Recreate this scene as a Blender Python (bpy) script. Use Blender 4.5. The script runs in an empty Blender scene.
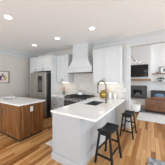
import bpy, bmesh, math, random
from mathutils import Matrix, Vector
random.seed(7)
PI = math.pi
SC = bpy.context.scene
COL = SC.collection

# ------------------------------------------------------------------ camera
cam_d = bpy.data.cameras.new('camera')
cam = bpy.data.objects.new('camera', cam_d); COL.objects.link(cam)
cam.location = (0, 0, 1.48)
cam.rotation_euler = (PI/2, 0, math.radians(32.07))
cam_d.sensor_fit = 'HORIZONTAL'; cam_d.sensor_width = 36.0
cam_d.lens = 36.0*109.33/165.0
cam_d.shift_y = -1.5/165.0
cam_d.clip_start = .05; cam_d.clip_end = 100
SC.camera = cam

# ------------------------------------------------------------------ light and exposure
W = bpy.data.worlds.new('daylight'); SC.world = W; W.use_nodes = True
bg = W.node_tree.nodes['Background']
bg.inputs[0].default_value = (.84, .93, 1.0, 1); bg.inputs[1].default_value = 2.0
SC.view_settings.view_transform = 'Standard'; SC.view_settings.look = 'None'
SC.view_settings.gamma = 1.0; SC.view_settings.exposure = -.2
SC.view_settings.use_curve_mapping = False

def area(name, loc, target, sx, sy, power, col=(1, 1, 1)):
    d = bpy.data.lights.new(name, 'AREA'); d.shape = 'RECTANGLE'; d.size = sx; d.size_y = sy
    d.energy = power; d.color = col
    o = bpy.data.objects.new(name, d); COL.objects.link(o); o.location = loc
    o.rotation_euler = (Vector(target)-Vector(loc)).to_track_quat('-Z', 'Y').to_euler()
    return o
area('daylight_uplight_right', (3.8, 1.3, 1.2), (-1, 1.5, 3.2), 4.2, 2.0, 140, (.79, .90, 1))  # added lamp on the open right side, tilted up to brighten the ceiling
area('daylight_uplight_rear', (-1.8, -3.5, 1.5), (-2.4, -1.2, 2.9), 4.6, 1.1, 225, (.79, .90, 1))  # added lamp inside the rear opening, aimed upward to lift the ceiling
area('daylight_living_windows', (4.2, 6.0, 2.2), (-1, 6.8, 1.4), 3.6, 3.2, 130, (.95, .98, 1))

# ------------------------------------------------------------------ materials
def mat(name, col, rough=.5, metal=0.0, var=.04, scale=6.0, bump=0.0, spec=.5, emit=None, estr=0, coat=0, stretch=None):
    m = bpy.data.materials.new(name); m.use_nodes = True
    nt = m.node_tree; b = nt.nodes['Principled BSDF']
    tc = nt.nodes.new('ShaderNodeTexCoord'); mp = nt.nodes.new('ShaderNodeMapping')
    nt.links.new(tc.outputs['Object'], mp.inputs[0])
    if stretch: mp.inputs['Scale'].default_value = stretch
    nz = nt.nodes.new('ShaderNodeTexNoise'); nz.inputs['Scale'].default_value = scale; nz.inputs['Detail'].default_value = 4
    nt.links.new(mp.outputs[0], nz.inputs['Vector'])
    cr = nt.nodes.new('ShaderNodeValToRGB')
    cr.color_ramp.elements[0].position = .3; cr.color_ramp.elements[1].position = .7
    cr.color_ramp.elements[0].color = tuple(c*(1-var) for c in col)+(1,)
    cr.color_ramp.elements[1].color = tuple(min(1, c*(1+var)) for c in col)+(1,)
    nt.links.new(nz.outputs[0], cr.inputs[0]); nt.links.new(cr.outputs[0], b.inputs['Base Color'])
    b.inputs['Roughness'].default_value = rough; b.inputs['Metallic'].default_value = metal
    b.inputs['Specular IOR Level'].default_value = spec
    b.inputs['Coat Weight'].default_value = coat
    if bump:
        bp = nt.nodes.new('ShaderNodeBump'); bp.inputs['Strength'].default_value = bump; bp.inputs['Distance'].default_value = .01
        nt.links.new(nz.outputs[0], bp.inputs['Height']); nt.links.new(bp.outputs[0], b.inputs['Normal'])
    if emit:
        b.inputs['Emission Color'].default_value = tuple(emit)+(1,); b.inputs['Emission Strength'].default_value = estr
    return m

def wood_floor():
    m = bpy.data.materials.new('oak_planks'); m.use_nodes = True
    nt = m.node_tree; b = nt.nodes['Principled BSDF']; L = nt.links
    tc = nt.nodes.new('ShaderNodeTexCoord'); mp = nt.nodes.new('ShaderNodeMapping')
    mp.inputs['Rotation'].default_value = (0, 0, PI/2)
    L.new(tc.outputs['Object'], mp.inputs[0])
    br = nt.nodes.new('ShaderNodeTexBrick'); br.offset = .37; br.offset_frequency = 2
    br.inputs['Color1'].default_value = (.0, .0, .0, 1); br.inputs['Color2'].default_value = (1, 1, 1, 1)
    br.inputs['Mortar'].default_value = (.3, .3, .3, 1)
    br.inputs['Scale'].default_value = 1; br.inputs['Mortar Size'].default_value = .003
    br.inputs['Brick Width'].default_value = 1.15; br.inputs['Row Height'].default_value = .083; br.inputs['Bias'].default_value = 0
    L.new(mp.outputs[0], br.inputs['Vector'])
    mp2 = nt.nodes.new('ShaderNodeMapping'); mp2.inputs['Scale'].default_value = (22, 1.6, 1)
    L.new(tc.outputs['Object'], mp2.inputs[0])
    nz = nt.nodes.new('ShaderNodeTexNoise'); nz.inputs['Scale'].default_value = 1.5; nz.inputs['Detail'].default_value = 6; nz.inputs['Distortion'].default_value = .6
    L.new(mp2.outputs[0], nz.inputs['Vector'])
    ma = nt.nodes.new('ShaderNodeMath'); ma.operation = 'MULTIPLY_ADD'; ma.inputs[1].default_value = .75; L.new(br.outputs['Color'], ma.inputs[0])
    mb = nt.nodes.new('ShaderNodeMath'); mb.operation = 'MULTIPLY'; mb.inputs[1].default_value = .5; L.new(nz.outputs[0], mb.inputs[0])
    L.new(mb.outputs[0], ma.inputs[2])
    cr = nt.nodes.new('ShaderNodeValToRGB'); e = cr.color_ramp.elements
    e[0].position = .15; e[0].color = (.17, .056, .013, 1)
    e[1].position = 1.0; e[1].color = (.63, .36, .15, 1)
    k = e.new(.5); k.color = (.43, .185, .05, 1)
    L.new(ma.outputs[0], cr.inputs[0])
    mx = nt.nodes.new('ShaderNodeMixRGB'); mx.inputs[2].default_value = (.16, .08, .035, 1)
    L.new(br.outputs['Fac'], mx.inputs[0]); L.new(cr.outputs[0], mx.inputs[1]); L.new(mx.outputs[0], b.inputs['Base Color'])
    b.inputs['Roughness'].default_value = .32
    return m

def wood(name, dark, light, scale=(14, 14, 1.2), rough=.4):
    m = bpy.data.materials.new(name); m.use_nodes = True
    nt = m.node_tree; b = nt.nodes['Principled BSDF']; L = nt.links
    tc = nt.nodes.new('ShaderNodeTexCoord'); mp = nt.nodes.new('ShaderNodeMapping'); mp.inputs['Scale'].default_value = scale
    L.new(tc.outputs['Object'], mp.inputs[0])
    nz = nt.nodes.new('ShaderNodeTexNoise'); nz.inputs['Scale'].default_value = 1.3; nz.inputs['Detail'].default_value = 7; nz.inputs['Distortion'].default_value = 1.2
    L.new(mp.outputs[0], nz.inputs['Vector'])
    cr = nt.nodes.new('ShaderNodeValToRGB'); e = cr.color_ramp.elements
    e[0].position = .32; e[0].color = dark+(1,); e[1].position = .68; e[1].color = light+(1,)
    L.new(nz.outputs[0], cr.inputs[0]); L.new(cr.outputs[0], b.inputs['Base Color'])
    b.inputs['Roughness'].default_value = rough
    return m

def tile_mat():
    m = bpy.data.materials.new('marble_tile'); m.use_nodes = True
    nt = m.node_tree; b = nt.nodes['Principled BSDF']; L = nt.links
    tc = nt.nodes.new('ShaderNodeTexCoord'); mp = nt.nodes.new('ShaderNodeMapping'); mp.inputs['Rotation'].default_value = (PI/2, 0, 0)
    L.new(tc.outputs['Object'], mp.inputs[0])
    br = nt.nodes.new('ShaderNodeTexBrick')
    br.inputs['Color1'].default_value = (.61, .57, .52, 1); br.inputs['Color2'].default_value = (.71, .67, .625, 1); br.inputs['Mortar'].default_value = (.54, .50, .46, 1)
    br.inputs['Scale'].default_value = 1; br.inputs['Brick Width'].default_value = .15; br.inputs['Row Height'].default_value = .075; br.inputs['Mortar Size'].default_value = .002
    L.new(mp.outputs[0], br.inputs['Vector']); L.new(br.outputs[0], b.inputs['Base Color'])
    b.inputs['Roughness'].default_value = .25
    return m

def rug_mat(name, a, c, scale):
    m = bpy.data.materials.new(name); m.use_nodes = True
    nt = m.node_tree; b = nt.nodes['Principled BSDF']; L = nt.links
    tc = nt.nodes.new('ShaderNodeTexCoord')
    nz = nt.nodes.new('ShaderNodeTexNoise'); nz.inputs['Scale'].default_value = scale; nz.inputs['Detail'].default_value = 8; nz.inputs['Roughness'].default_value = .7
    L.new(tc.outputs['Object'], nz.inputs['Vector'])
    cr = nt.nodes.new('ShaderNodeValToRGB'); e = cr.color_ramp.elements
    e[0].position = .38; e[0].color = a+(1,); e[1].position = .62; e[1].color = c+(1,)
    L.new(nz.outputs[0], cr.inputs[0]); L.new(cr.outputs[0], b.inputs['Base Color']); b.inputs['Roughness'].default_value = .95
    return m

M = dict(
    ceiling=mat('ceiling_paint', (.90, .90, .90), .9, var=.01),
    grey=mat('greige_paint', (.61, .56, .505), .85, var=.02),
    white=mat('white_wall_paint', (.78, .775, .765), .8, var=.01),
    trim=mat('white_trim', (.58, .58, .57), .45, var=.01),
    cab=mat('white_cabinet', (.62, .62, .615), .4, var=.012),
    cabgrey=mat('pale_grey_cabinet', (.47, .477, .485), .42, var=.012),
    quartz=mat('white_quartz', (.82, .82, .81), .13, var=.025, scale=3),
    steel=mat('brushed_steel', (.37, .335, .30), .45, .6, var=.05, scale=3, stretch=(1, 1, 40)),
    steeld=mat('dark_steel', (.16, .16, .165), .35, .8),
    black=mat('black_enamel', (.012, .012, .013), .3),
    iron=mat('cast_iron', (.02, .02, .02), .6),
    bronze=mat('dark_bronze', (.03, .027, .025), .4, .6),
    stool=mat('black_painted_wood', (.010, .010, .011), .5, var=.15, spec=.3),
    walnut=wood('stained_alder', (.075, .026, .006), (.31, .125, .033)),
    toe=mat('dark_toe_kick', (.03, .018, .01), .6),
    mantel=wood('pine_beam', (.30, .16, .075), (.48, .28, .14), (2, 14, 14), .6),
    floor=wood_floor(), tile=tile_mat(),
    glass=mat('dark_glass', (.008, .008, .009), .06, spec=.6),
    plate=mat('white_plastic', (.85, .85, .84), .4),
    chrome=mat('brushed_nickel', (.25, .25, .25), .25, .9),
    sinksteel=mat('satin_sink_steel', (.20, .20, .20), .35, .6),
    knob=mat('polished_steel', (.75, .74, .73), .3, .5),
    faucet=mat('dark_nickel', (.11, .11, .11), .25, .8),
    gold=mat('gold_glaze', (.42, .26, .05), .25, .75, var=.2, scale=20),
    leather=wood('brown_leather', (.16, .065, .032), (.27, .12, .06), (3, 3, 3), .45),
    slate=mat('slate_tile', (.10, .10, .105), .5, var=.2, scale=4),
    cream=mat('cream_fabric', (.74, .72, .69), .95, bump=.2, scale=60),
    blue=mat('blue_fabric', (.16, .23, .34), .95, bump=.2, scale=60),
    grey_f=mat('grey_fabric', (.36, .36, .37), .95, bump=.2, scale=60),
    leaf=mat('dark_leaf', (.022, .06, .02), .5, var=.4, scale=20),
    ceramic=mat('grey_ceramic', (.20, .17, .15), .4),
    whitepot=mat('white_ceramic', (.8, .8, .78), .3),
    peach=mat('peach_petals', (.72, .33, .17), .7, var=.2, scale=40),
    orange=mat('orange_petals', (.75, .27, .06), .7),
    stem=mat('green_stem', (.10, .16, .05), .6),
    black_frame=mat('black_frame', (.02, .02, .02), .4),
    credenza=mat('charcoal_cabinet', (.055, .057, .06), .45),
    lamp=mat('lit_diffuser', (1, 1, 1), .5, emit=(1, .96, .9), estr=6),
    bulb=mat('frosted_globe', (.85, .85, .84), .2, emit=(1, .97, .92), estr=.5),
    strip=mat('warm_strip', (1, 1, 1), .5, emit=(1, .84, .62), estr=4),
    ruglight=rug_mat('cream_rug_wool', (.62, .60, .57), (.76, .74, .71), 9),
    ruggrey=rug_mat('grey_rug_wool', (.22, .22, .22), (.34, .34, .33), 7),
    rugpat=rug_mat('distressed_rug_wool', (.10, .11, .13), (.48, .47, .46), 11),
    logs=mat('grey_fire_stones', (.32, .31, .30), .8, var=.5, scale=12),
)

# ------------------------------------------------------------------ mesh builder
class MB:
    def __init__(s): s.bm = bmesh.new(); s.T = Matrix.Identity(4)
    def _t(s, vs):
        for v in vs: v.co = s.T @ v.co
    def box(s, x0, x1, y0, y1, z0, z1, bev=0.0, seg=1):
        g = bmesh.ops.create_cube(s.bm, size=1)['verts']
        for v in g:
            v.co = Vector((x0+(v.co.x+.5)*(x1-x0), y0+(v.co.y+.5)*(y1-y0), z0+(v.co.z+.5)*(z1-z0)))
        if bev > 0:
            ed = list({e for v in g for e in v.link_edges})
            r = bmesh.ops.bevel(s.bm, geom=ed, offset=bev, segments=seg, affect='EDGES', profile=.5)
            g = list({v for f in r['faces'] for v in f.verts} | {v for v in g if v.is_valid})
        s._t(g); return s
    def hexa(s, pts):       # 8 points, bottom four then top four
        v = [s.bm.verts.new(s.T @ Vector(p)) for p in pts]
        for f in ((3, 2, 1, 0), (4, 5, 6, 7), (0, 1, 5, 4), (1, 2, 6, 5), (2, 3, 7, 6), (3, 0, 4, 7)):
            s.bm.faces.new([v[i] for i in f])
        return s
    def bar(s, p, q, w, d=None, up=(0, 0, 1)):
        p, q = Vector(p), Vector(q); d = d or w
        z = (q-p).normalized(); u = Vector(up)
        if abs(z.dot(u)) > .98: u = Vector((0, 1, 0))
        x = u.cross(z).normalized(); y = z.cross(x)
        c = [(-1, -1), (1, -1), (1, 1), (-1, 1)]
        s.hexa([p+x*a*w/2+y*b*d/2 for a, b in c]+[q+x*a*w/2+y*b*d/2 for a, b in c]); return s
    def lathe(s, prof, c=(0, 0, 0), n=20, axis='Z'):
        rings = []
        R = Matrix.Identity(3)
        if axis == 'Y': R = Matrix.Rotation(PI/2, 3, 'X')
        if axis == 'X': R = Matrix.Rotation(PI/2, 3, 'Y')
        for r, z in prof:
            if r < 1e-5: rings.append([s.bm.verts.new(s.T @ (Vector(c)+R @ Vector((0, 0, z))))])
            else: rings.append([s.bm.verts.new(s.T @ (Vector(c)+R @ Vector((r*math.cos(2*PI*k/n), r*math.sin(2*PI*k/n), z)))) for k in range(n)])
        for a, b in zip(rings, rings[1:]):
            for k in range(n):
                k2 = (k+1) % n
                if len(a) == 1 and len(b) == 1: continue
                if len(a) == 1: s.bm.faces.new((a[0], b[k2], b[k]))
                elif len(b) == 1: s.bm.faces.new((a[k], a[k2], b[0]))
                else: s.bm.faces.new((a[k], a[k2], b[k2], b[k]))
        if len(rings[0]) > 1: s.bm.faces.new(rings[0][::-1])
        if len(rings[-1]) > 1: s.bm.faces.new(rings[-1])
        return s
    def ball(s, c, r, sq=(1, 1, 1), u=14, v=9):
        g = bmesh.ops.create_uvsphere(s.bm, u_segments=u, v_segments=v, radius=r)['verts']
        for q in g: q.co = Vector((q.co.x*sq[0]+c[0], q.co.y*sq[1]+c[1], q.co.z*sq[2]+c[2]))
        s._t(g); return s
    def tube(s, path, r, n=8):
        P = [Vector(p) for p in path]; rings = []; prev = None
        for i, p in enumerate(P):
            t = (P[min(i+1, len(P)-1)]-P[max(i-1, 0)]).normalized()
            if prev is None:
                a = Vector((0, 0, 1)) if abs(t.z) < .9 else Vector((1, 0, 0)); x = a.cross(t).normalized()
            else: x = (prev-t*prev.dot(t)).normalized()
            prev = x; y = t.cross(x); rr = r[i] if isinstance(r, (list, tuple)) else r
            rings.append([s.bm.verts.new(s.T @ (p+x*rr*math.cos(2*PI*k/n)+y*rr*math.sin(2*PI*k/n))) for k in range(n)])
        for a, b in zip(rings, rings[1:]):
            for k in range(n): s.bm.faces.new((a[k], a[(k+1) % n], b[(k+1) % n], b[k]))
        s.bm.faces.new(rings[0][::-1]); s.bm.faces.new(rings[-1]); return s
    def prism(s, poly, axis, a, b):   # polygon in the other two coordinates, extruded along axis
        def mk(u, v, w): return {'X': (w, u, v), 'Y': (u, w, v), 'Z': (u, v, w)}[axis]
        A = [s.bm.verts.new(s.T @ Vector(mk(u, v, a))) for u, v in poly]
        B = [s.bm.verts.new(s.T @ Vector(mk(u, v, b))) for u, v in poly]
        s.bm.faces.new(A[::-1]); s.bm.faces.new(B)
        for k in range(len(poly)):
            j = (k+1) % len(poly); s.bm.faces.new((A[k], A[j], B[j], B[k]))
        return s
    def cushion(s, c, sx, sy, sz, T=None, p=.32, n=10):
        g = bmesh.ops.create_uvsphere(s.bm, u_segments=24, v_segments=14, radius=1)['verts']
        for q in g:
            f = lambda v, k: math.copysign(abs(v)**k, v)
            v = Vector((f(q.co.x, p)*sx/2, f(q.co.y, p)*sy/2, f(q.co.z, .62)*sz/2))
            if T: v = T @ v
            q.co = v+Vector(c)
        s._t(g); return s
    def build(s, name, m, parent=None, smooth=False):
        bmesh.ops.recalc_face_normals(s.bm, faces=s.bm.faces)
        me = bpy.data.meshes.new(name); s.bm.to_mesh(me); s.bm.free()
        me.materials.append(m)
        if smooth:
            for p in me.polygons: p.use_smooth = True
            try: me.set_sharp_from_angle(angle=math.radians(40))
            except Exception: pass
        o = bpy.data.objects.new(name, me); COL.objects.link(o)
        if parent: o.parent = parent
        return o

def tag(o, label, cat, group=None, kind=None):
    o['label'] = label; o['category'] = cat
    if group: o['group'] = group
    if kind: o['kind'] = kind
    return o
def thing(name, label, cat, loc=(0, 0, 0), rz=0, group=None):
    o = bpy.data.objects.new(name, None); COL.objects.link(o); o.empty_display_size = .1
    o.location = loc; o.rotation_euler = (0, 0, rz)
    return tag(o, label, cat, group)
def struct(name, mb, m, label=None):
    o = mb.build(name, m); o['kind'] = 'structure'
    if label: o['label'] = label
    return o
def dup(root, loc, rz, label):
    r = root.copy(); COL.objects.link(r); r.location = loc; r.rotation_euler = (0, 0, rz); r['label'] = label
    def kids(a, b):
        for ch in list(a.children):
            c = ch.copy(); COL.objects.link(c); c.parent = b; kids(ch, c)
    kids(root, r); return r

# shaker door or drawer front: outer face towards local -Y, at y=0 .. t
def shaker(mb, x0, x1, z0, z1, y, t=.02, fr=.06, rec=.008):
    mb.box(x0, x1, y+rec, y+t, z0, z1)
    mb.box(x0, x0+fr, y, y+rec, z0, z1); mb.box(x1-fr, x1, y, y+rec, z0, z1)
    mb.box(x0+fr, x1-fr, y, y+rec, z1-fr, z1); mb.box(x0+fr, x1-fr, y, y+rec, z0, z0+fr)
    return mb
def pull(mb, x, y, z, L, vert=False, r=.006, st=.028):
    if vert: a, b = (x, y-st, z-L/2), (x, y-st, z+L/2); p = [(x, y, z-L*.4), (x, y, z+L*.4)]
    else: a, b = (x-L/2, y-st, z), (x+L/2, y-st, z); p = [(x-L*.4, y, z), (x+L*.4, y, z)]
    mb.tube([a, b], r)
    for q in p: mb.tube([q, (q[0], q[1]-st, q[2])], r*.8)
    return mb

# ------------------------------------------------------------------ the setting
WY = 3.65            # kitchen face of the range wall
CZ = 2.84            # kitchen ceiling
WX = -5.1
struct('floor', MB().box(-5.3, 4.6, -3.6, 8.3, -.1, 0), M['floor'])
struct('ceiling', MB().box(-5.3, 4.6, -3.6, WY+.12, CZ, CZ+.12), M['ceiling'])
struct('ceiling_living', MB().box(-3.4, 4.6, WY+.12, 8.3, 4.4, 4.52), M['ceiling'])
struct('wall_left', MB().box(WX-.15, WX, -3.6, WY+.12, 0, CZ), M['grey'])
b = MB(); b.box(WX, -.57, WY, WY+.12, 0, CZ); struct('wall_range', b, M['grey'])
b = MB(); b.box(WX, -4.2, -3.75, -3.6, 0, CZ).box(.6, 4.6, -3.75, -3.6, 0, CZ).box(-4.2, .6, -3.75, -3.6, 0, .95).box(-4.2, .6, -3.75, -3.6, 2.3, CZ)
struct('wall_rear', b, M['grey'])
b = MB(); b.box(-.57, 4.6, WY, WY+.12, 2.54, CZ+.12); b.box(-3.4, 4.6, WY, WY+.12, CZ+.12, 4.4)
struct('wall_header', b, M['trim'])
b = MB(); b.box(-.67, -.57, WY-.02, WY, 0, 2.54); b.box(-.57, -.555, WY-.02, WY+.14, 0, 2.54); b.box(-.742, -.67, WY-.008, WY, .93, 2.54)
struct('trim_jamb', b, M['trim'])
struct('wall_living_left', MB().box(-3.4, -3.25, WY+.12, 8.3, 0, 4.4), M['white'])
struct('wall_fireplace', MB().box(-3.25, 4.6, 8.05, 8.2, 0, 4.4), M['white'])
# chimney breast with the firebox opening left free
b = MB()
b.box(-1.9, -1.00, 7.7, 8.05, 0, 4.4); b.box(-.42, -.0, 7.7, 8.05, 0, 4.4)
b.box(-1.00, -.42, 7.7, 8.05, 0, .50); b.box(-1.00, -.42, 7.7, 8.05, 1.02, 4.4)
struct('wall_chimney', b, M['white'])
# crowns
def crown(mb, horiz, a, bb, face, top, drop, proj, sgn):
    pr = [(0, 0), (proj, 0), (proj, -.022), (proj*.80, -.035), (proj*.62, -drop*.34), (proj*.34, -drop*.52), (proj*.30, -drop*.56),
          (proj*.18, -drop*.60), (proj*.16, -drop*.90), (proj*.24, -drop*.93), (proj*.24, -drop), (0, -drop)]
    mb.prism([(face+sgn*u, top+v) for u, v in pr], horiz, a, bb); return mb
struct('trim_crown_left', crown(MB(), 'Y', -3.6, WY, WX, CZ, .28, .14, 1), M['trim'])
b = MB(); crown(b, 'X', -1.77, 4.6, WY, CZ, .17, .12, -1)
b.box(-.67, 4.6, WY-.022, WY, 2.54, 2.60); b.box(-.67, 4.6, WY-.016, WY, 2.60, 2.67)
struct('trim_crown_range', b, M['trim'])
struct('baseboard_fireplace', MB().box(-3.25, -1.9, 8.03, 8.05, 0, .14).box(.0, 4.6, 8.03, 8.05, 0, .14), M['trim'])
struct('baseboard_left', MB().box(WX, WX+.015, -3.6, 3.0, 0, .14), M['trim'])
struct('trim_backsplash', MB().box(-3.35, -.745, WY-.012, WY, .93, 1.46).box(-2.70, -1.72, WY-.012, WY, 1.46, 1.9), M['tile'])

# ------------------------------------------------------------------ refrigerator and its cabinet
EX0, EX1, EY = -4.78, -3.35, 3.02
t = thing('refrigerator_cabinet', 'white cabinet built around the refrigerator, three doors above it', 'cabinet', (EX0, EY, 0))
w = EX1-EX0; D = WY-.003-EY
b = MB(); b.box(0, w-.022, .02, D, 1.90, 2.50); b.box(0, w, .005, D, 2.50, 2.535); b.box(0, .24, .02, D, 0, 1.90); b.build('body', M['cab'], t)
MB().box(w-.022, w, 0, D, 0, 2.50).build('side_panel', M['cab'], t)
xs = [.01, .512, .957, w-.026]
for i in range(3):
    d = shaker(MB(), xs[i]+.003, xs[i+1]-.003, 1.905, 2.495, 0, fr=.055).build('door', M['cab'], t)
    pull(MB(), (xs[i+1]-.05 if i != 2 else xs[i]+.05), 0, 1.98, .09, True).build('handle', M['bronze'], d)
shaker(MB(), .01, .237, .1, 1.895, 0, fr=.05).build('door', M['cab'], t)

FX0, FX1, FY = -4.49, -3.50, 2.85
t = thing('refrigerator', 'stainless steel refrigerator with a tall dark dispenser in its door', 'refrigerator', (FX0, FY, 0))
w = FX1-FX0
MB().box(.005, w-.005, .075, .74, .05, 1.80, .005).build('body', M['steeld'], t)
MB().box(.03, w-.03, .12, .7, 0, .05).build('toe_grille', M['black'], t)
dl = MB().box(0, .425, 0, .065, .66, 1.83, .012, 2).build('door', M['steel'], t)
dr = MB().box(.432, w, 0, .065, .66, 1.83, .012, 2).build('door', M['steel'], t)
pull(MB(), .385, 0, 1.2, .85, True, .012, .05).build('handle', M['steel'], dl, True)
pull(MB(), .475, 0, 1.2, .85, True, .012, .05).build('handle', M['steel'], dr, True)
dp = MB().box(.545, .80, -.006, .01, 1.03, 1.68).build('dispenser_panel', M['black'], dr); dp['label'] = 'tall dark ice and water dispenser'
MB().box(.575, .77, -.012, .0, 1.12, 1.50, .004).build('dispenser_niche', M['steeld'], dr)
fz = MB().box(0, w, 0, .065, .07, .652, .012, 2).build('freezer_drawer', M['steel'], t)
pull(MB(), w/2, 0, .585, .75, False, .012, .05).build('handle', M['steel'], fz, True)
MB().box(w-.09, w-.02, .02, .12, 1.83, 1.85).build('hinge_cover', M['steeld'], t)

# ------------------------------------------------------------------ lower drawers left of the range
LX0, LX1, LY = -3.348, -2.668, 3.02
t = thing('drawer_cabinet', 'white drawer cabinet between refrigerator and range', 'cabinet', (LX0, LY, 0))
w = LX1-LX0
MB().box(0, w, .02, WY-.003-LY, .1, .885).box(0, w, .08, WY-.003-LY, 0, .1).build('body', M['cab'], t)
for xa, xb in ((.01, .335), (.345, w-.01)):
    for za, zb in ((.715, .875), (.42, .705), (.11, .41)):
        d = shaker(MB(), xa, xb, za, zb, 0, fr=.045).build('drawer', M['cab'], t)
        pull(MB(), (xa+xb)/2, 0, (za+zb)/2+.01, .13).build('handle', M['bronze'], d)
tag(MB().box(LX0, LX1, LY-.025, WY-.012, .886, .92, .004).build('countertop', M['quartz']), 'short white countertop over the drawers left of the range', 'countertop')

# range
RX0, RX1, RY = -2.66, -1.715, 2.97
t = thing('range_cooker', 'black and steel gas range under the white hood', 'range', (RX0, RY, 0))
w = RX1-RX0; D = WY-.02-RY
MB().box(0, w, .05, D, .12, .90).box(.03, w-.03, .12, D, 0, .12).build('body', M['black'], t)
MB().box(0, w, .02, D, .90, .925, .004).build('cooktop', M['black'], t)
MB().hexa([(0, .0, .76), (w, 0, .76), (w, .06, .76), (0, .06, .76), (0, .03, .90), (w, .03, .90), (w, .06, .90), (0, .06, .90)]).build('control_panel', M['steeld'], t)
for k in range(7):
    x = .07+k*(w-.14)/6
    MB().lathe([(.0, -.045), (.022, -.045), (.026, -.01), (.03, 0)], (0, 0, 0), 12, 'Y').build('knob', M['knob'], t, True).data.transform(Matrix.Translation((x, -.015+.015, .83)) @ Matrix.Rotation(PI, 4, 'Z'))
d = MB().box(.01, w-.01, .0, .05, .16, .745, .006).build('oven_door', M['steeld'], t)
MB().box(.12, w-.12, -.004, .002, .28, .60).build('oven_window', M['glass'], d)
pull(MB(), w/2, 0, .70, w-.1, False, .012, .05).build('oven_handle', M['chrome'], d, True)
for k in range(3):
    g = MB(); x0 = .03+k*(w-.06)/3; x1 = x0+(w-.06)/3-.012
    for yy in (.06, .2, .33, .46, D-.06): g.box(x0, x1, yy-.007, yy+.007, .945, .962)
    for xx in (x0+.007, (x0+x1)/2, x1-.007): g.box(xx-.007, xx+.007, .055, D-.055, .945, .962)
    for xx in (x0+.01, x1-.01):
        for yy in (.065, D-.065): g.box(xx-.008, xx+.008, yy-.008, yy+.008, .925, .946)
    g.build('grate', M['iron'], t)
    for yy in (.2, .46): MB().lathe([(.045, .925), (.045, .937), (.03, .943), (0, .943)], ((x0+x1)/2, yy, 0), 14).build('burner', M['iron'], t)

t = thing('kettle', 'pale steel kettle on the back burner of the range', 'kettle', (-2.25, 3.44, .962))
MB().lathe([(.07, 0), (.092, .012), (.09, .05), (.07, .09), (.04, .115), (.0, .12)], n=20).build('body', M['whitepot'], t, True)
MB().ball((0, 0, .127), .014).build('lid_knob', M['black'], t, True)
MB().tube([(.07, 0, .06), (.11, 0, .085), (.13, 0, .11)], [.017, .013, .01]).build('spout', M['whitepot'], t, True)
MB().tube([(-.07*math.cos(a)-.0, 0, .085+.11*math.sin(a)) for a in [PI*k/10 for k in range(11)]], .007).build('handle', M['black'], t, True)

# hood
HX0, HX1 = -2.70, -1.70
t = thing('range_hood', 'white wooden range hood with flared skirt rising to the ceiling', 'range hood', ((HX0+HX1)/2, WY, 0))
hw = (HX1-HX0)/2
MB().box(-hw, hw, -.40, 0, 1.80, 1.98, .004).box(-hw-.015, hw+.015, -.415, 0, 1.955, 1.995, .006).box(-hw-.012, hw+.012, -.412, 0, 1.79, 1.815, .005).build('apron', M['cab'], t)
cw = .325
c0 = [(-hw+.01, -.39), (hw-.01, -.39), (hw-.01, 0), (-hw+.01, 0)]; prev = None
b = MB(); rings = [(hw-.01, .39, 1.99), (hw-.09, .37, 2.10), (hw-.145, .345, 2.22), (cw, .33, 2.36)]
for (a0, d0, z0), (a1, d1, z1) in zip(rings, rings[1:]):
    b.hexa([(-a0, -d0, z0), (a0, -d0, z0), (a0, 0, z0), (-a0, 0, z0), (-a1, -d1, z1), (a1, -d1, z1), (a1, 0, z1), (-a1, 0, z1)])
b.build('skirt', M['cab'], t)
MB().box(-cw, cw, -.33, 0, 2.36, CZ-.001).box(-cw-.018, cw+.018, -.348, 0, 2.35, 2.385, .006).build('chimney', M['cab'], t)
MB().box(-hw+.08, hw-.08, -.36, -.03, 1.775, 1.80).build('vent_insert', M['steeld'], t)

# wall cabinets
def wall_cabinet(label, x0, x1, y0, splits, side_handle):
    t = thing('wall_cabinet', label, 'cabinet', (x0, y0, 0)); w = x1-x0; D = WY-.013-y0
    MB().box(0, w, .02, D, 1.45, 2.50).box(-.0, w, .004, D, 2.50, 2.535, .004).box(0, w, .022, D, 1.425, 1.45).build('body', M['cab'], t)
    for i, (a, bb) in enumerate(zip(splits, splits[1:])):
        d = shaker(MB(), a+.003, bb-.003, 1.455, 2.495, 0).build('door', M['cab'], t)
        hx = bb-.035 if side_handle[i] else a+.035
        pull(MB(), hx, 0, 1.53, .08, True, .005, .022).build('handle', M['bronze'], d)
    return t
wall_cabinet('white upper cabinet left of the range hood, beside the refrigerator', -3.347, -2.73, 3.3, (.01, .31, .607), (1, 0))
wall_cabinet('wide white upper cabinet right of the range hood, above the peninsula', -1.66, -.76, 3.3, (.01, .40, .885), (1, 0))

# lights under the wall cabinets
for lab, x0, x1 in (('slim warm light strip under the cabinet left of the hood', -3.2, -2.85), ('slim warm light strip under the cabinet right of the hood', -1.5, -.9)):
    tag(MB().box(x0, x1, 3.45, 3.48, 1.412, 1.425).build('cabinet_light', M['strip']), lab, 'light', 'under cabinet light strips')
    d = bpy.data.lights.new('cabinet_light_glow', 'AREA'); d.shape = 'RECTANGLE'; d.size = x1-x0; d.size_y = .03; d.energy = .6; d.color = (1, .84, .64)
    o = bpy.data.objects.new('cabinet_light_glow', d); COL.objects.link(o); o.location = ((x0+x1)/2, 3.465, 1.405)

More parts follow.
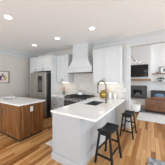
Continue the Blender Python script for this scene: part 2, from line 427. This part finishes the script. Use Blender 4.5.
# ------------------------------------------------------------------ peninsula
PX0, PX1, PY0 = -1.60, -.98, 1.47
t = thing('peninsula_cabinet', 'white panelled peninsula base with stools along its side', 'cabinet', (PX0, PY0, 0))
w = PX1-PX0; L = WY-.015-PY0
b = MB(); b.box(.012, w-.012, .012, 1.52, 0, .60); b.box(.012, w-.012, .012, .68, .60, .885); b.box(.012, w-.012, 1.52, L, 0, .885)
b.box(w-.06, w-.012, .68, 1.52, .60, .885); b.box(.012, .05, .68, 1.52, .60, .885); b.build('body', M['cabgrey'], t)
ep = shaker(MB(), 0, w, 0, .885, 0, .012, .05, .006); ep.build('end_panel', M['cabgrey'], t)
b = MB(); b.prism([(-.014, 0), (-.014, .10), (-.006, .12), (0, .12), (0, 0)], 'X', -.014, w+.014)
b.prism([(w+.014, 0), (w+.014, .10), (w+.006, .12), (w, .12), (w, 0)], 'Y', 0, L); b.build('base_moulding', M['cabgrey'], t)
b = MB(); b.T = Matrix.Translation((w, .0125, 0)) @ Matrix.Rotation(PI/2, 4, 'Z')
n = 5
for k in range(n):
    shaker(b, k*(L-.02)/n, (k+1)*(L-.02)/n, .12, .885, -.0, .012, .045, .006)
b.build('side_panel', M['cabgrey'], t)
b = MB(); b.T = Matrix.Translation((0, 1.52, 0)) @ Matrix.Rotation(-PI/2, 4, 'Z')
for k in range(3):
    d = MB(); d.T = Matrix.Translation((.012, 1.48, 0)) @ Matrix.Rotation(-PI/2, 4, 'Z')
    shaker(d, .02+k*.48, .49+k*.48, .11, .875, -.02).build('door', M['cabgrey'], t)
b.bm.free()
MB().box(w, w+.006, .075, .145, .835, .872).build('outlet', M['steeld'], t)
MB().box(-.105, -.001, 1.545, L, 0, .885).build('corner_filler', M['cabgrey'], t)

# one L-shaped worktop with the sink cut out of it
CT0, CT1 = .886, .92
SX0, SX1, SY0, SY1 = -1.46, -1.055, 2.26, 2.95
b = MB(); cx0, cx1, cy0, cy1 = -1.625, -.675, 1.445, WY-.013
b.box(cx0, SX0, cy0, cy1, CT0, CT1); b.box(SX1, cx1, cy0, cy1, CT0, CT1)
b.box(SX0, SX1, cy0, SY0, CT0, CT1); b.box(SX0, SX1, SY1, cy1, CT0, CT1); b.box(-1.712, cx0, 2.99, cy1, CT0, CT1)
bmesh.ops.remove_doubles(b.bm, verts=b.bm.verts, dist=.0005)
tag(b.build('countertop', M['quartz']), 'large white worktop of the peninsula, holding sink and faucet', 'countertop')

t = thing('kitchen_sink', 'steel undermount sink set in the peninsula worktop', 'sink', ((SX0+SX1)/2, (SY0+SY1)/2, .659))
sw, sl = (SX1-SX0)/2, (SY1-SY0)/2
b = MB(); th = .006
b.box(-sw-.012, sw+.012, -sl-.012, sl+.012, 0, th); b.box(-sw-.012, -sw-.004, -sl-.012, sl+.012, th, .225); b.box(sw+.004, sw+.012, -sl-.012, sl+.012, th, .225)
b.box(-sw-.004, sw+.004, -sl-.012, -sl-.004, th, .225); b.box(-sw-.004, sw+.004, sl+.004, sl+.012, th, .225); b.build('basin', M['sinksteel'], t)
MB().lathe([(.045, th), (.045, th+.004), (.03, th+.005), (0, th+.003)], n=16).build('drain', M['chrome'], t)

t = thing('faucet', 'tall gooseneck faucet behind the peninsula sink', 'faucet', (-.965, 2.66, .92))
MB().lathe([(.028, 0), (.028, .02), (.02, .03), (.019, .12), (.013, .13)], n=16).build('base', M['faucet'], t, True)
path = [(0, 0, .1), (0, 0, .42)]+[(-.125+.125*math.cos(a), .03*(1-math.cos(a)), .42+.14*math.sin(a)) for a in [PI*k/12 for k in range(1, 13)]]+[(-.25, .06, .36)]
MB().tube(path, .016, 10).build('neck', M['faucet'], t, True)
MB().tube([(-.25, .06, .38), (-.25, .06, .25), (-.25, .06, .22)], [.016, .018, .014], 12).build('spray_head', M['steeld'], t, True)
MB().tube([(.015, 0, .08), (.05, 0, .10), (.09, 0, .115)], .006).build('lever', M['faucet'], t, True)

# ------------------------------------------------------------------ island
t = thing('kitchen_island', 'brown wooden kitchen island with framed doors and dark plinth', 'island', (-2.66, 1.41, 0), math.radians(2.0))
IL, ID = 1.84, .72      # extends to local -X and +Y
b = MB(); b.box(-IL+.02, -.02, .02, ID-.02, .07, .74).box(-IL+.02, -1.52, .02, ID-.02, .74, .885).box(-.92, -.02, .02, ID-.02, .74, .885)
b.box(-1.52, -.92, .02, .10, .74, .885).box(-1.52, -.92, ID-.10, ID-.02, .74, .885).build('body', M['walnut'], t)
MB().box(-IL+.04, -.03, .03, ID-.03, 0, .07).build('toe_kick', M['toe'], t)
for k in range(4):
    x1 = -.042-k*.452; d = shaker(MB(), x1-.44, x1, .075, .875, 0, fr=.065, rec=.016, t=.03).build('door', M['walnut'], t)
MB().box(-.034, 0, -.002, .042, .055, .885, .004).build('corner_post', M['walnut'], t)
MB().box(-.034, 0, ID-.05, ID, .055, .885, .004).build('corner_post', M['walnut'], t)
b = MB(); b.T = Matrix.Translation((0, 0, 0)) @ Matrix.Rotation(PI/2, 4, 'Z')
shaker(b, .05, ID-.05, .06, .885, .004, .03, .065, .018).build('end_panel', M['walnut'], t)
o = MB().box(-.004, .004, .285, .365, .68, .81, .002).build('outlet_plate', M['plate'], t); o['label'] = 'white outlet plate'
b = MB(); b.box(.003, .006, .31, .34, .755, .79); b.box(.003, .006, .31, .34, .70, .735); b.build('outlet_socket', M['cabgrey'], o)
ih, iv = (-1.22, .36), None
# island worktop with an oval bar sink
b = MB(); R = Matrix.Translation((-2.66, 1.41, 0)) @ Matrix.Rotation(math.radians(2.0), 4, 'Z')
n = 32; sxr, syr = .25, .17; hx, hy = -1.22, .36
outer = []
for k in range(n):
    a = 2*PI*k/n; c, s_ = math.cos(a), math.sin(a)
    x0, x1, y0, y1 = -IL-.03, .035, -.035, ID+.03
    tt = min(((x1-hx)/c if c > 1e-6 else 9e9), ((x0-hx)/c if c < -1e-6 else 9e9), ((y1-hy)/s_ if s_ > 1e-6 else 9e9), ((y0-hy)/s_ if s_ < -1e-6 else 9e9))
    outer.append((hx+tt*c, hy+tt*s_))
# put the four corners in
for cxy in ((x0, y0), (x1, y0), (x1, y1), (x0, y1)):
    i = min(range(n), key=lambda q: (outer[q][0]-cxy[0])**2+(outer[q][1]-cxy[1])**2); outer[i] = cxy
inner = [(hx+sxr*math.cos(2*PI*k/n), hy+syr*math.sin(2*PI*k/n)) for k in range(n)]
V = [[b.bm.verts.new((x, y, z)) for x, y in ring] for z in (CT0, CT1) for ring in (outer, inner)]
for k in range(n):
    j = (k+1) % n
    b.bm.faces.new((V[2][k], V[2][j], V[3][j], V[3][k])); b.bm.faces.new((V[0][k], V[1][k], V[1][j], V[0][j]))
    b.bm.faces.new((V[0][k], V[0][j], V[2][j], V[2][k])); b.bm.faces.new((V[1][k], V[3][k], V[3][j], V[1][j]))
o = b.build('countertop', M['quartz']); o.location = (-2.66, 1.41, 0); o.rotation_euler = (0, 0, math.radians(2.0))
tag(o, 'white worktop of the brown wooden island with an oval sink', 'countertop')
t = thing('bar_sink', 'small oval dark sink in the island worktop', 'sink', tuple(R @ Vector((hx, hy, .885))), math.radians(2))
b = MB()
b.lathe([(1.03, 0), (1.0, 0), (.96, -.07), (.7, -.12), (.2, -.13), (0, -.13)], n=32)
for v in b.bm.verts: v.co.x *= sxr; v.co.y *= syr
b.build('basin', M['black'], t, True)
t = thing('bar_faucet', 'small dark faucet at the oval island sink', 'faucet', tuple(R @ Vector((hx, hy+.235, .92))), math.radians(2))
MB().lathe([(.022, 0), (.02, .015), (.012, .025), (.011, .07)], n=14).build('base', M['chrome'], t, True)
MB().tube([(0, 0, .06), (0, -.01, .085), (0, -.05, .1), (0, -.09, .095), (0, -.1, .075)], .008).build('spout', M['chrome'], t, True)

# ------------------------------------------------------------------ stools
def stool(label, loc, rz):
    t = thing('counter_stool', label, 'stool', loc, rz, 'black counter stools at the peninsula')
    zt = .615; sx, sy = .125, .205
    b = MB(); nx, ny = 7, 14; top = []; bot = []
    for j in range(ny+1):
        y = -sy+2*sy*j/ny; rt, rb = [], []
        for i in range(nx+1):
            x = -sx+2*sx*i/nx; dip = .032*(y/sy)**2
            e = .006 if (i in (0, nx) or j in (0, ny)) else 0
            rt.append(b.bm.verts.new((x, y, zt-.022+dip-e))); rb.append(b.bm.verts.new((x*.97, y*.98, zt-.055+dip*.5)))
        top.append(rt); bot.append(rb)
    for j in range(ny):
        for i in range(nx):
            b.bm.faces.new((top[j][i], top[j][i+1], top[j+1][i+1], top[j+1][i])); b.bm.faces.new((bot[j][i], bot[j+1][i], bot[j+1][i+1], bot[j][i+1]))
    for j in range(ny):
        b.bm.faces.new((top[j][0], top[j+1][0], bot[j+1][0], bot[j][0])); b.bm.faces.new((top[j][nx], bot[j][nx], bot[j+1][nx], top[j+1][nx]))
    for i in range(nx):
        b.bm.faces.new((top[0][i], bot[0][i], bot[0][i+1], top[0][i+1])); b.bm.faces.new((top[ny][i], top[ny][i+1], bot[ny][i+1], bot[ny][i]))
    b.build('seat', M['stool'], t, True)
    tx, ty, fx, fy = .095, .165, .165, .205
    for a in (-1, 1):
        for c in (-1, 1):
            MB().bar((a*fx, c*fy, 0), (a*tx, c*ty, zt-.035), .032, .036, (0, 1, 0)).build('leg', M['stool'], t)
    at = lambda z, a, c: (a*(fx+(tx-fx)*z/(zt-.04)), c*(fy+(ty-fy)*z/(zt-.04)), z)
    for a, z in ((-1, .23), (1, .23)): MB().bar(at(z, a, -1), at(z, a, 1), .02, .032).build('stretcher', M['stool'], t)
    for c, z in ((-1, .16), (1, .30)): MB().bar(at(z, -1, c), at(z, 1, c), .02, .032).build('stretcher', M['stool'], t)
    for c in (-1, 1): MB().bar(at(zt-.075, -1, c), at(zt-.075, 1, c), .018, .04).build('apron', M['stool'], t)
    return t
s1 = stool('black saddle seat stool nearest the camera, at the peninsula front', (-.675, 2.0, 0), math.radians(-6))
dup(s1, (-.53, 3.24, 0), math.radians(-4), 'black saddle seat stool further back, near the far peninsula end')

# ------------------------------------------------------------------ things on the counters
t = thing('utensil_crock', 'brown crock of peach flowers on the counter beside the range', 'vase', (-3.05, 3.42, .92))
MB().lathe([(.045, 0), (.055, .02), (.058, .12), (.05, .15), (.043, .15), (.043, .03), (0, .02)], n=18).build('pot', M['ceramic'], t, True)
for k in range(9):
    a = k*2.4; r = .03+.035*((k*7) % 5)/4; h = .20+.10*((k*3) % 4)/3
    p = (r*math.cos(a), r*math.sin(a), h)
    s_ = MB().tube([(p[0]*.3, p[1]*.3, .04), (p[0]*.6, p[1]*.6, h*.7), p], .003, 5).build('stem', M['stem'], t)
    b = MB(); b.ball(p, .024, (1, 1, .75), 8, 6)
    for q in range(5): b.ball((p[0]+.018*math.cos(q*1.257), p[1]+.018*math.sin(q*1.257), p[2]+.004), .013, (1, 1, .6), 6, 5)
    b.build('blossom', M['peach'], s_, True)

t = thing('gold_vase', 'round gold vase with an orange sprig behind the faucet', 'vase', (-1.32, 3.40, .92))
MB().lathe([(.06, 0), (.105, .03), (.128, .10), (.12, .17), (.085, .22), (.055, .24), (.06, .255), (.05, .255), (.043, .23), (0, .22)], n=22).build('body', M['gold'], t, True)
for k in range(3):
    a = .3*k; p = (.07+.045*k, -.01*k, .31-.012*k)
    s_ = MB().tube([(0, 0, .222), (.025+.015*k, 0, .28), p], .003, 5).build('stem', M['stem'], t)
    MB().ball(p, .02, (1.2, 1, .8), 8, 6).build('blossom', M['orange'], s_, True)

t = thing('canister', 'white lidded canister right of the gold vase', 'canister', (-1.135, 3.50, .92))
MB().lathe([(.05, 0), (.055, .01), (.055, .15), (.05, .155)], n=20).build('body', M['whitepot'], t, True)
MB().lathe([(.057, .155), (.057, .17), (.03, .18), (.012, .182), (.014, .2), (0, .204)], n=20).build('lid', M['whitepot'], t, True)
t = thing('soap_bottle', 'small pale soap bottle on the counter under the right cabinet', 'bottle', (-.97, 3.5, .92))
MB().lathe([(.03, 0), (.034, .01), (.034, .13), (.015, .155), (.013, .175)], n=16).build('body', M['whitepot'], t, True)
MB().tube([(0, 0, .17), (0, 0, .215), (-.02, -.01, .22), (-.045, -.02, .21)], .006).build('pump', M['chrome'], t, True)
t = thing('light_switch', 'white switch plate on the wall end right of the cabinets', 'light switch', (-.705, WY-.008, 1.19))
MB().box(-.035, .035, -.006, 0, -.057, .057, .002).build('plate', M['plate'], t)
MB().box(-.012, .012, -.010, -.005, -.03, .03, .002).build('rocker', M['cab'], t)

# ------------------------------------------------------------------ picture on the left wall
t = thing('framed_picture', 'dark framed abstract picture on the grey left wall', 'picture', (WX, 1.92, 1.64))
hw, hh = .35, .245
b = MB()
b.box(0, .03, -hw, -hw+.022, -hh, hh).box(0, .03, hw-.022, hw, -hh, hh).box(0, .03, -hw+.022, hw-.022, hh-.022, hh).box(0, .03, -hw+.022, hw-.022, -hh, -hh+.022)
b.build('frame', mat('brown_frame', (.05, .035, .03), .4), t)
MB().box(.002, .012, -hw+.02, hw-.02, -hh+.02, hh-.02).build('mat_board', mat('mat_board', (.72, .62, .58), .9), t)
def blobs(name, m, lst, par):
    b = MB()
    for y, z, ry, rz, ro in lst:
        pts = []
        for k in range(14):
            a = 2*PI*k/14; r = 1+.22*math.sin(3*a+y*40)+.12*math.cos(5*a+z*30)
            u, v = ry*r*math.cos(a), rz*r*math.sin(a); pts.append((y+u*math.cos(ro)-v*math.sin(ro), z+u*math.sin(ro)+v*math.cos(ro)))
        b.prism(pts, 'X', .012, .0135)
    return b.build(name, m, par)
pv, po, pr = mat('paint_violet', (.10, .06, .12), .8), mat('paint_ochre', (.55, .40, .10), .8), mat('paint_rose', (.62, .30, .34), .8)
for m_, l_ in ((pv, (.02, -.02, .07, .10, .3)), (pv, (-.17, .03, .06, .12, -.3)), (pv, (.13, .06, .03, .09, .5)), (po, (.20, -.03, .05, .10, .2)), (po, (-.05, .10, .05, .04, 0)),
               (po, (-.26, -.08, .03, .06, .4)), (pr, (.09, -.12, .07, .03, .2)), (pr, (-.12, -.13, .06, .03, -.2))):
    blobs('painted_shape', m_, [l_], t)

# ------------------------------------------------------------------ recessed ceiling lights
def can(label, x, y):
    t = thing('ceiling_light', label, 'ceiling light', (x, y, CZ), 0, 'recessed kitchen ceiling lights')
    MB().lathe([(.072, -.001), (.095, -.001), (.095, -.006), (.07, -.010), (.072, -.001)], n=28).build('trim_ring', M['plate'], t, True)
    MB().lathe([(.07, -.002), (.07, -.006), (0, -.006)], n=28).build('diffuser', M['lamp'], t)
    d = bpy.data.lights.new('ceiling_light_beam', 'SPOT'); d.energy = 9; d.spot_size = math.radians(130); d.spot_blend = .6; d.color = (1, .90, .78); d.shadow_soft_size = .07
    o = bpy.data.objects.new('ceiling_light_beam', d); COL.objects.link(o); o.location = (x, y, CZ-.03)
for lab, x, y in (('round recessed ceiling light above the island, leftmost of four', -2.57, 1.13), ('round recessed ceiling light in front of the refrigerator cabinet', -3.73, 2.54),
                  ('round recessed ceiling light in front of the cabinet left of the hood', -2.52, 2.52), ('round recessed ceiling light above the peninsula, rightmost of four', -1.29, 2.52)):
    can(lab, x, y)

# ------------------------------------------------------------------ living room
t = thing('television', 'black wall mounted television above the wooden mantel', 'television', (-.66, 7.697, 2.115))
MB().box(-.525, .525, -.06, -.012, -.378, .378, .006).build('bezel', M['black'], t)
MB().box(-.51, .51, -.063, -.058, -.362, .365).build('screen', M['glass'], t)
MB().box(-.2, .2, -.012, 0, -.15, .15).build('bracket', M['black'], t)
tag(MB().box(-1.42, .0, 7.44, 7.70, 1.50, 1.61, .008).build('mantel_shelf', M['mantel']), 'rough brown wooden mantel beam below the television', 'mantel')
t = thing('fireplace', 'black fireplace with dark tile surround below the mantel', 'fireplace', (-.71, 7.697, 0))
b = MB(); b.box(-.51, -.27, -.03, 0, .38, 1.20).box(.27, .51, -.03, 0, .38, 1.20).box(-.27, .27, -.03, 0, .98, 1.20).box(-.27, .27, -.03, 0, .38, .54); b.build('surround', M['slate'], t)
b = MB(); b.box(-.285, .285, .25, .265, .51, 1.01).box(-.285, -.27, .005, .25, .51, 1.01).box(.27, .285, .005, .25, .51, 1.01).box(-.285, .285, .005, .265, .505, .52).box(-.285, .285, .005, .265, 1.0, 1.015); b.build('firebox', M['black'], t)
b = MB(); b.box(-.29, -.24, -.045, -.03, .54, .99).box(.24, .29, -.045, -.03, .54, .99).box(-.24, .24, -.045, -.03, .94, .99).box(-.24, .24, -.045, -.03, .54, .58); b.build('door_frame', M['steeld'], t)
for k in range(4):
    y = .06+.04*(k % 2); MB().tube([(-.2+.03*k, y, .56+.05*k), (.2-.05*k, y+.08, .565+.05*k)], .03, 8).build('log', M['logs'], t, True)

def floating_shelf(label, z):
    return tag(MB().box(.07, 1.75, 7.79, 8.05, z-.04, z, .003).build('wall_shelf', M['mantel'] if z > 1.6 else M['trim']), label, 'shelf', 'shelves right of the fireplace')
floating_shelf('upper wall shelf right of the television holding a framed picture', 1.92)
floating_shelf('lower wall shelf holding the dark potted plant', 1.45)
t = thing('framed_print', 'black framed print standing on the upper wall shelf', 'picture', (.72, 7.97, 1.92))
hw, hh = .27, .40
b = MB(); b.box(-hw, -hw+.03, -.02, 0, 0, hh).box(hw-.03, hw, -.02, 0, 0, hh).box(-hw+.03, hw-.03, -.02, 0, hh-.03, hh).box(-hw+.03, hw-.03, -.02, 0, 0, .03); b.build('frame', M['black_frame'], t)
MB().box(-hw+.02, hw-.02, -.012, -.004, .02, hh-.02).build('mat_board', M['plate'], t)
MB().box(-.12, .12, -.014, -.011, .11, .29).build('print_image', mat('print_ink', (.16, .19, .23), .7, var=.6, scale=9), t)
t = thing('small_bowl', 'small dark bowl beside the framed print on the upper shelf', 'bowl', (.33, 7.92, 1.92))
MB().lathe([(.035, 0), (.06, .03), (.075, .07), (.068, .07), (.05, .03), (0, .015)], n=16).build('body', M['ceramic'], t, True)
t = thing('potted_plant', 'dark leafy plant in a dark pot on the lower wall shelf', 'plant', (.49, 7.92, 1.45))
MB().lathe([(.06, 0), (.085, .03), (.09, .09), (.08, .09), (.07, .04), (0, .03)], n=16).build('pot', M['ceramic'], t, True)
b = MB()
for k in range(46):
    a = k*2.39996; el = .15+1.2*((k*13) % 46)/46; r = .11+.07*((k*5) % 7)/7
    c = Vector((r*math.cos(a)*math.cos(el)*1.15, r*math.sin(a)*math.cos(el)*.62, .10+r*math.sin(el)))
    d = Vector((math.cos(a)*math.cos(el), math.sin(a)*math.cos(el), math.sin(el))); s_ = d.cross(Vector((0, 0, 1))).normalized(); u = s_.cross(d)
    vs = [b.bm.verts.new(c+q) for q in (-d*.045, s_*.026+u*.008, d*.05-u*.01, -s_*.026+u*.008)]
    b.bm.faces.new(vs[:3]); b.bm.faces.new((vs[0], vs[2], vs[3]))
fo = b.build('foliage', M['leaf'], t); sm = fo.modifiers.new('thick', 'SOLIDIFY'); sm.thickness = .003
t = thing('credenza', 'charcoal low cabinet against the wall behind the sofa', 'cabinet', (.02, 7.62, 0))
MB().box(0, 1.9, .02, .41, .08, .88).box(.04, 1.86, .05, .41, 0, .08).build('body', M['credenza'], t)
MB().box(-.01, 1.91, 0, .42, .88, .92, .004).build('top', M['credenza'], t)
for k in range(4): shaker(MB(), .01+k*.472, .475+k*.472, .10, .87, 0).build('door', M['credenza'], t)

# sofa, back towards the kitchen
t = thing('leather_sofa', 'brown leather sofa seen from behind at the right', 'sofa', (-.24, 5.95, .0125))
SW = 2.1
MB().box(0, SW, 0, .2, .09, .60, .03, 3).build('back', M['leather'], t, True)
MB().box(.02, SW-.02, .2, .93, .09, .30, .02, 2).build('base', M['leather'], t, True)
for xa in (0, SW-.2): MB().box(xa, xa+.2, .2, .95, .09, .585, .03, 3).build('arm', M['leather'], t, True)
for xa in (.205, 1.055):
    MB().box(xa, xa+.84, .22, .96, .30, .44, .03, 3).build('seat_cushion', M['leather'], t, True)
    MB().cushion((xa+.42, .30, .56), .82, .2, .32).build('back_cushion', M['leather'], t, True)
for x in (.06, SW-.06):
    for y in (.06, .88): MB().lathe([(.02, 0), (.028, .09)], (x, y, 0), 10).build('leg', M['black'], t)
def pillow(label, m, loc, lean, rz, s=.46):
    o = MB().cushion((0, 0, 0), s, s, .15, p=.5).build('throw_pillow', m, None, True)
    o.location = loc; o.rotation_euler = (PI/2-lean, 0, rz); return tag(o, label, 'pillow', 'throw pillows on the sofa')
pillow('blue throw pillow on the leather sofa', M['blue'], (.34, 6.50, .66), .25, .1, .40)
pillow('cream throw pillow right of the blue pillow on the sofa', M['cream'], (.84, 6.55, .72), .2, -.15, .5)

# white barrel chair
t = thing('barrel_chair', 'low white upholstered barrel chair beyond the far stool', 'armchair', (-.74, 5.70, 0), math.radians(-35))
b = MB(); n = 26; ri, ro = .28, .35; R4 = []
for k in range(n+1):
    a = PI*.30+(PI*1.4)*k/n; h = .40+.13*max(0.0, math.sin(PI*k/n))**.8
    R4.append([b.bm.verts.new((r*math.cos(a), r*math.sin(a), z)) for r, z in ((ro*.94, .10), (ro, h-.03), (ro-.03, h), (ri+.02, h), (ri, h-.03), (ri, .10))])
for p, q in zip(R4, R4[1:]):
    for k in range(6): b.bm.faces.new((p[k], p[(k+1) % 6], q[(k+1) % 6], q[k]))
b.bm.faces.new(R4[0]); b.bm.faces.new(R4[-1][::-1]); b.build('back', M['cream'], t, True)
MB().lathe([(.27, .08), (.288, .12), (.288, .31), (.27, .36), (.2, .38), (0, .385)], n=28).build('seat', M['cream'], t, True)
MB().lathe([(.22, 0), (.22, .03), (.05, .05), (.05, .10)], n=20).build('base', M['bronze'], t, True)

# chandelier on a slanting rod
t = thing('chandelier', 'thin chandelier with small glass globes hanging beyond the header', 'chandelier', (-.70, 6.0, 2.52))
MB().tube([(0, 0, 0), (-1.25, 0, 1.82)], .007, 8).build('rod', M['bronze'], t)
MB().lathe([(.06, 1.86), (.06, 1.88)], (-1.25, 0, 0), 16).build('canopy', M['bronze'], t)
MB().bar((-.27, 0, -.05), (.27, 0, -.05), .016, .016).box(-.012, .012, -.012, .012, -.05, .01).build('crossbar', M['bronze'], t)
for k, (x, dz) in enumerate(((-.24, -.1), (-.12, -.06), (.0, -.11), (.12, -.07), (.24, -.1))):
    g = MB().ball((x, .03*(-1)**k, dz), .042).build('globe', M['bulb'], t, True)
    MB().lathe([(.02, dz+.03), (.015, dz+.06)], (x, .03*(-1)**k, 0), 10).build('socket', M['bronze'], g)

# rugs
def rug(label, m, x0, x1, y0, y1):
    return tag(MB().box(x0, x1, y0, y1, .0005, .012, .004).build('area_rug', m), label, 'rug')
rug('pale cream rug on the floor behind the leather sofa', M['ruglight'], -.47, 1.9, 4.66, 5.82)
rug('grey rug between the sofa and the fireplace', M['ruggrey'], -.48, 1.95, 5.88, 7.42)
rug('dark grey distressed rug at the lower right corner of the picture', M['rugpat'], -.05, 1.2, .9, 2.48)
rug('pale kitchen mat on the wood floor beside the peninsula base', M['ruglight'], -2.11, -1.66, 1.72, 2.60)
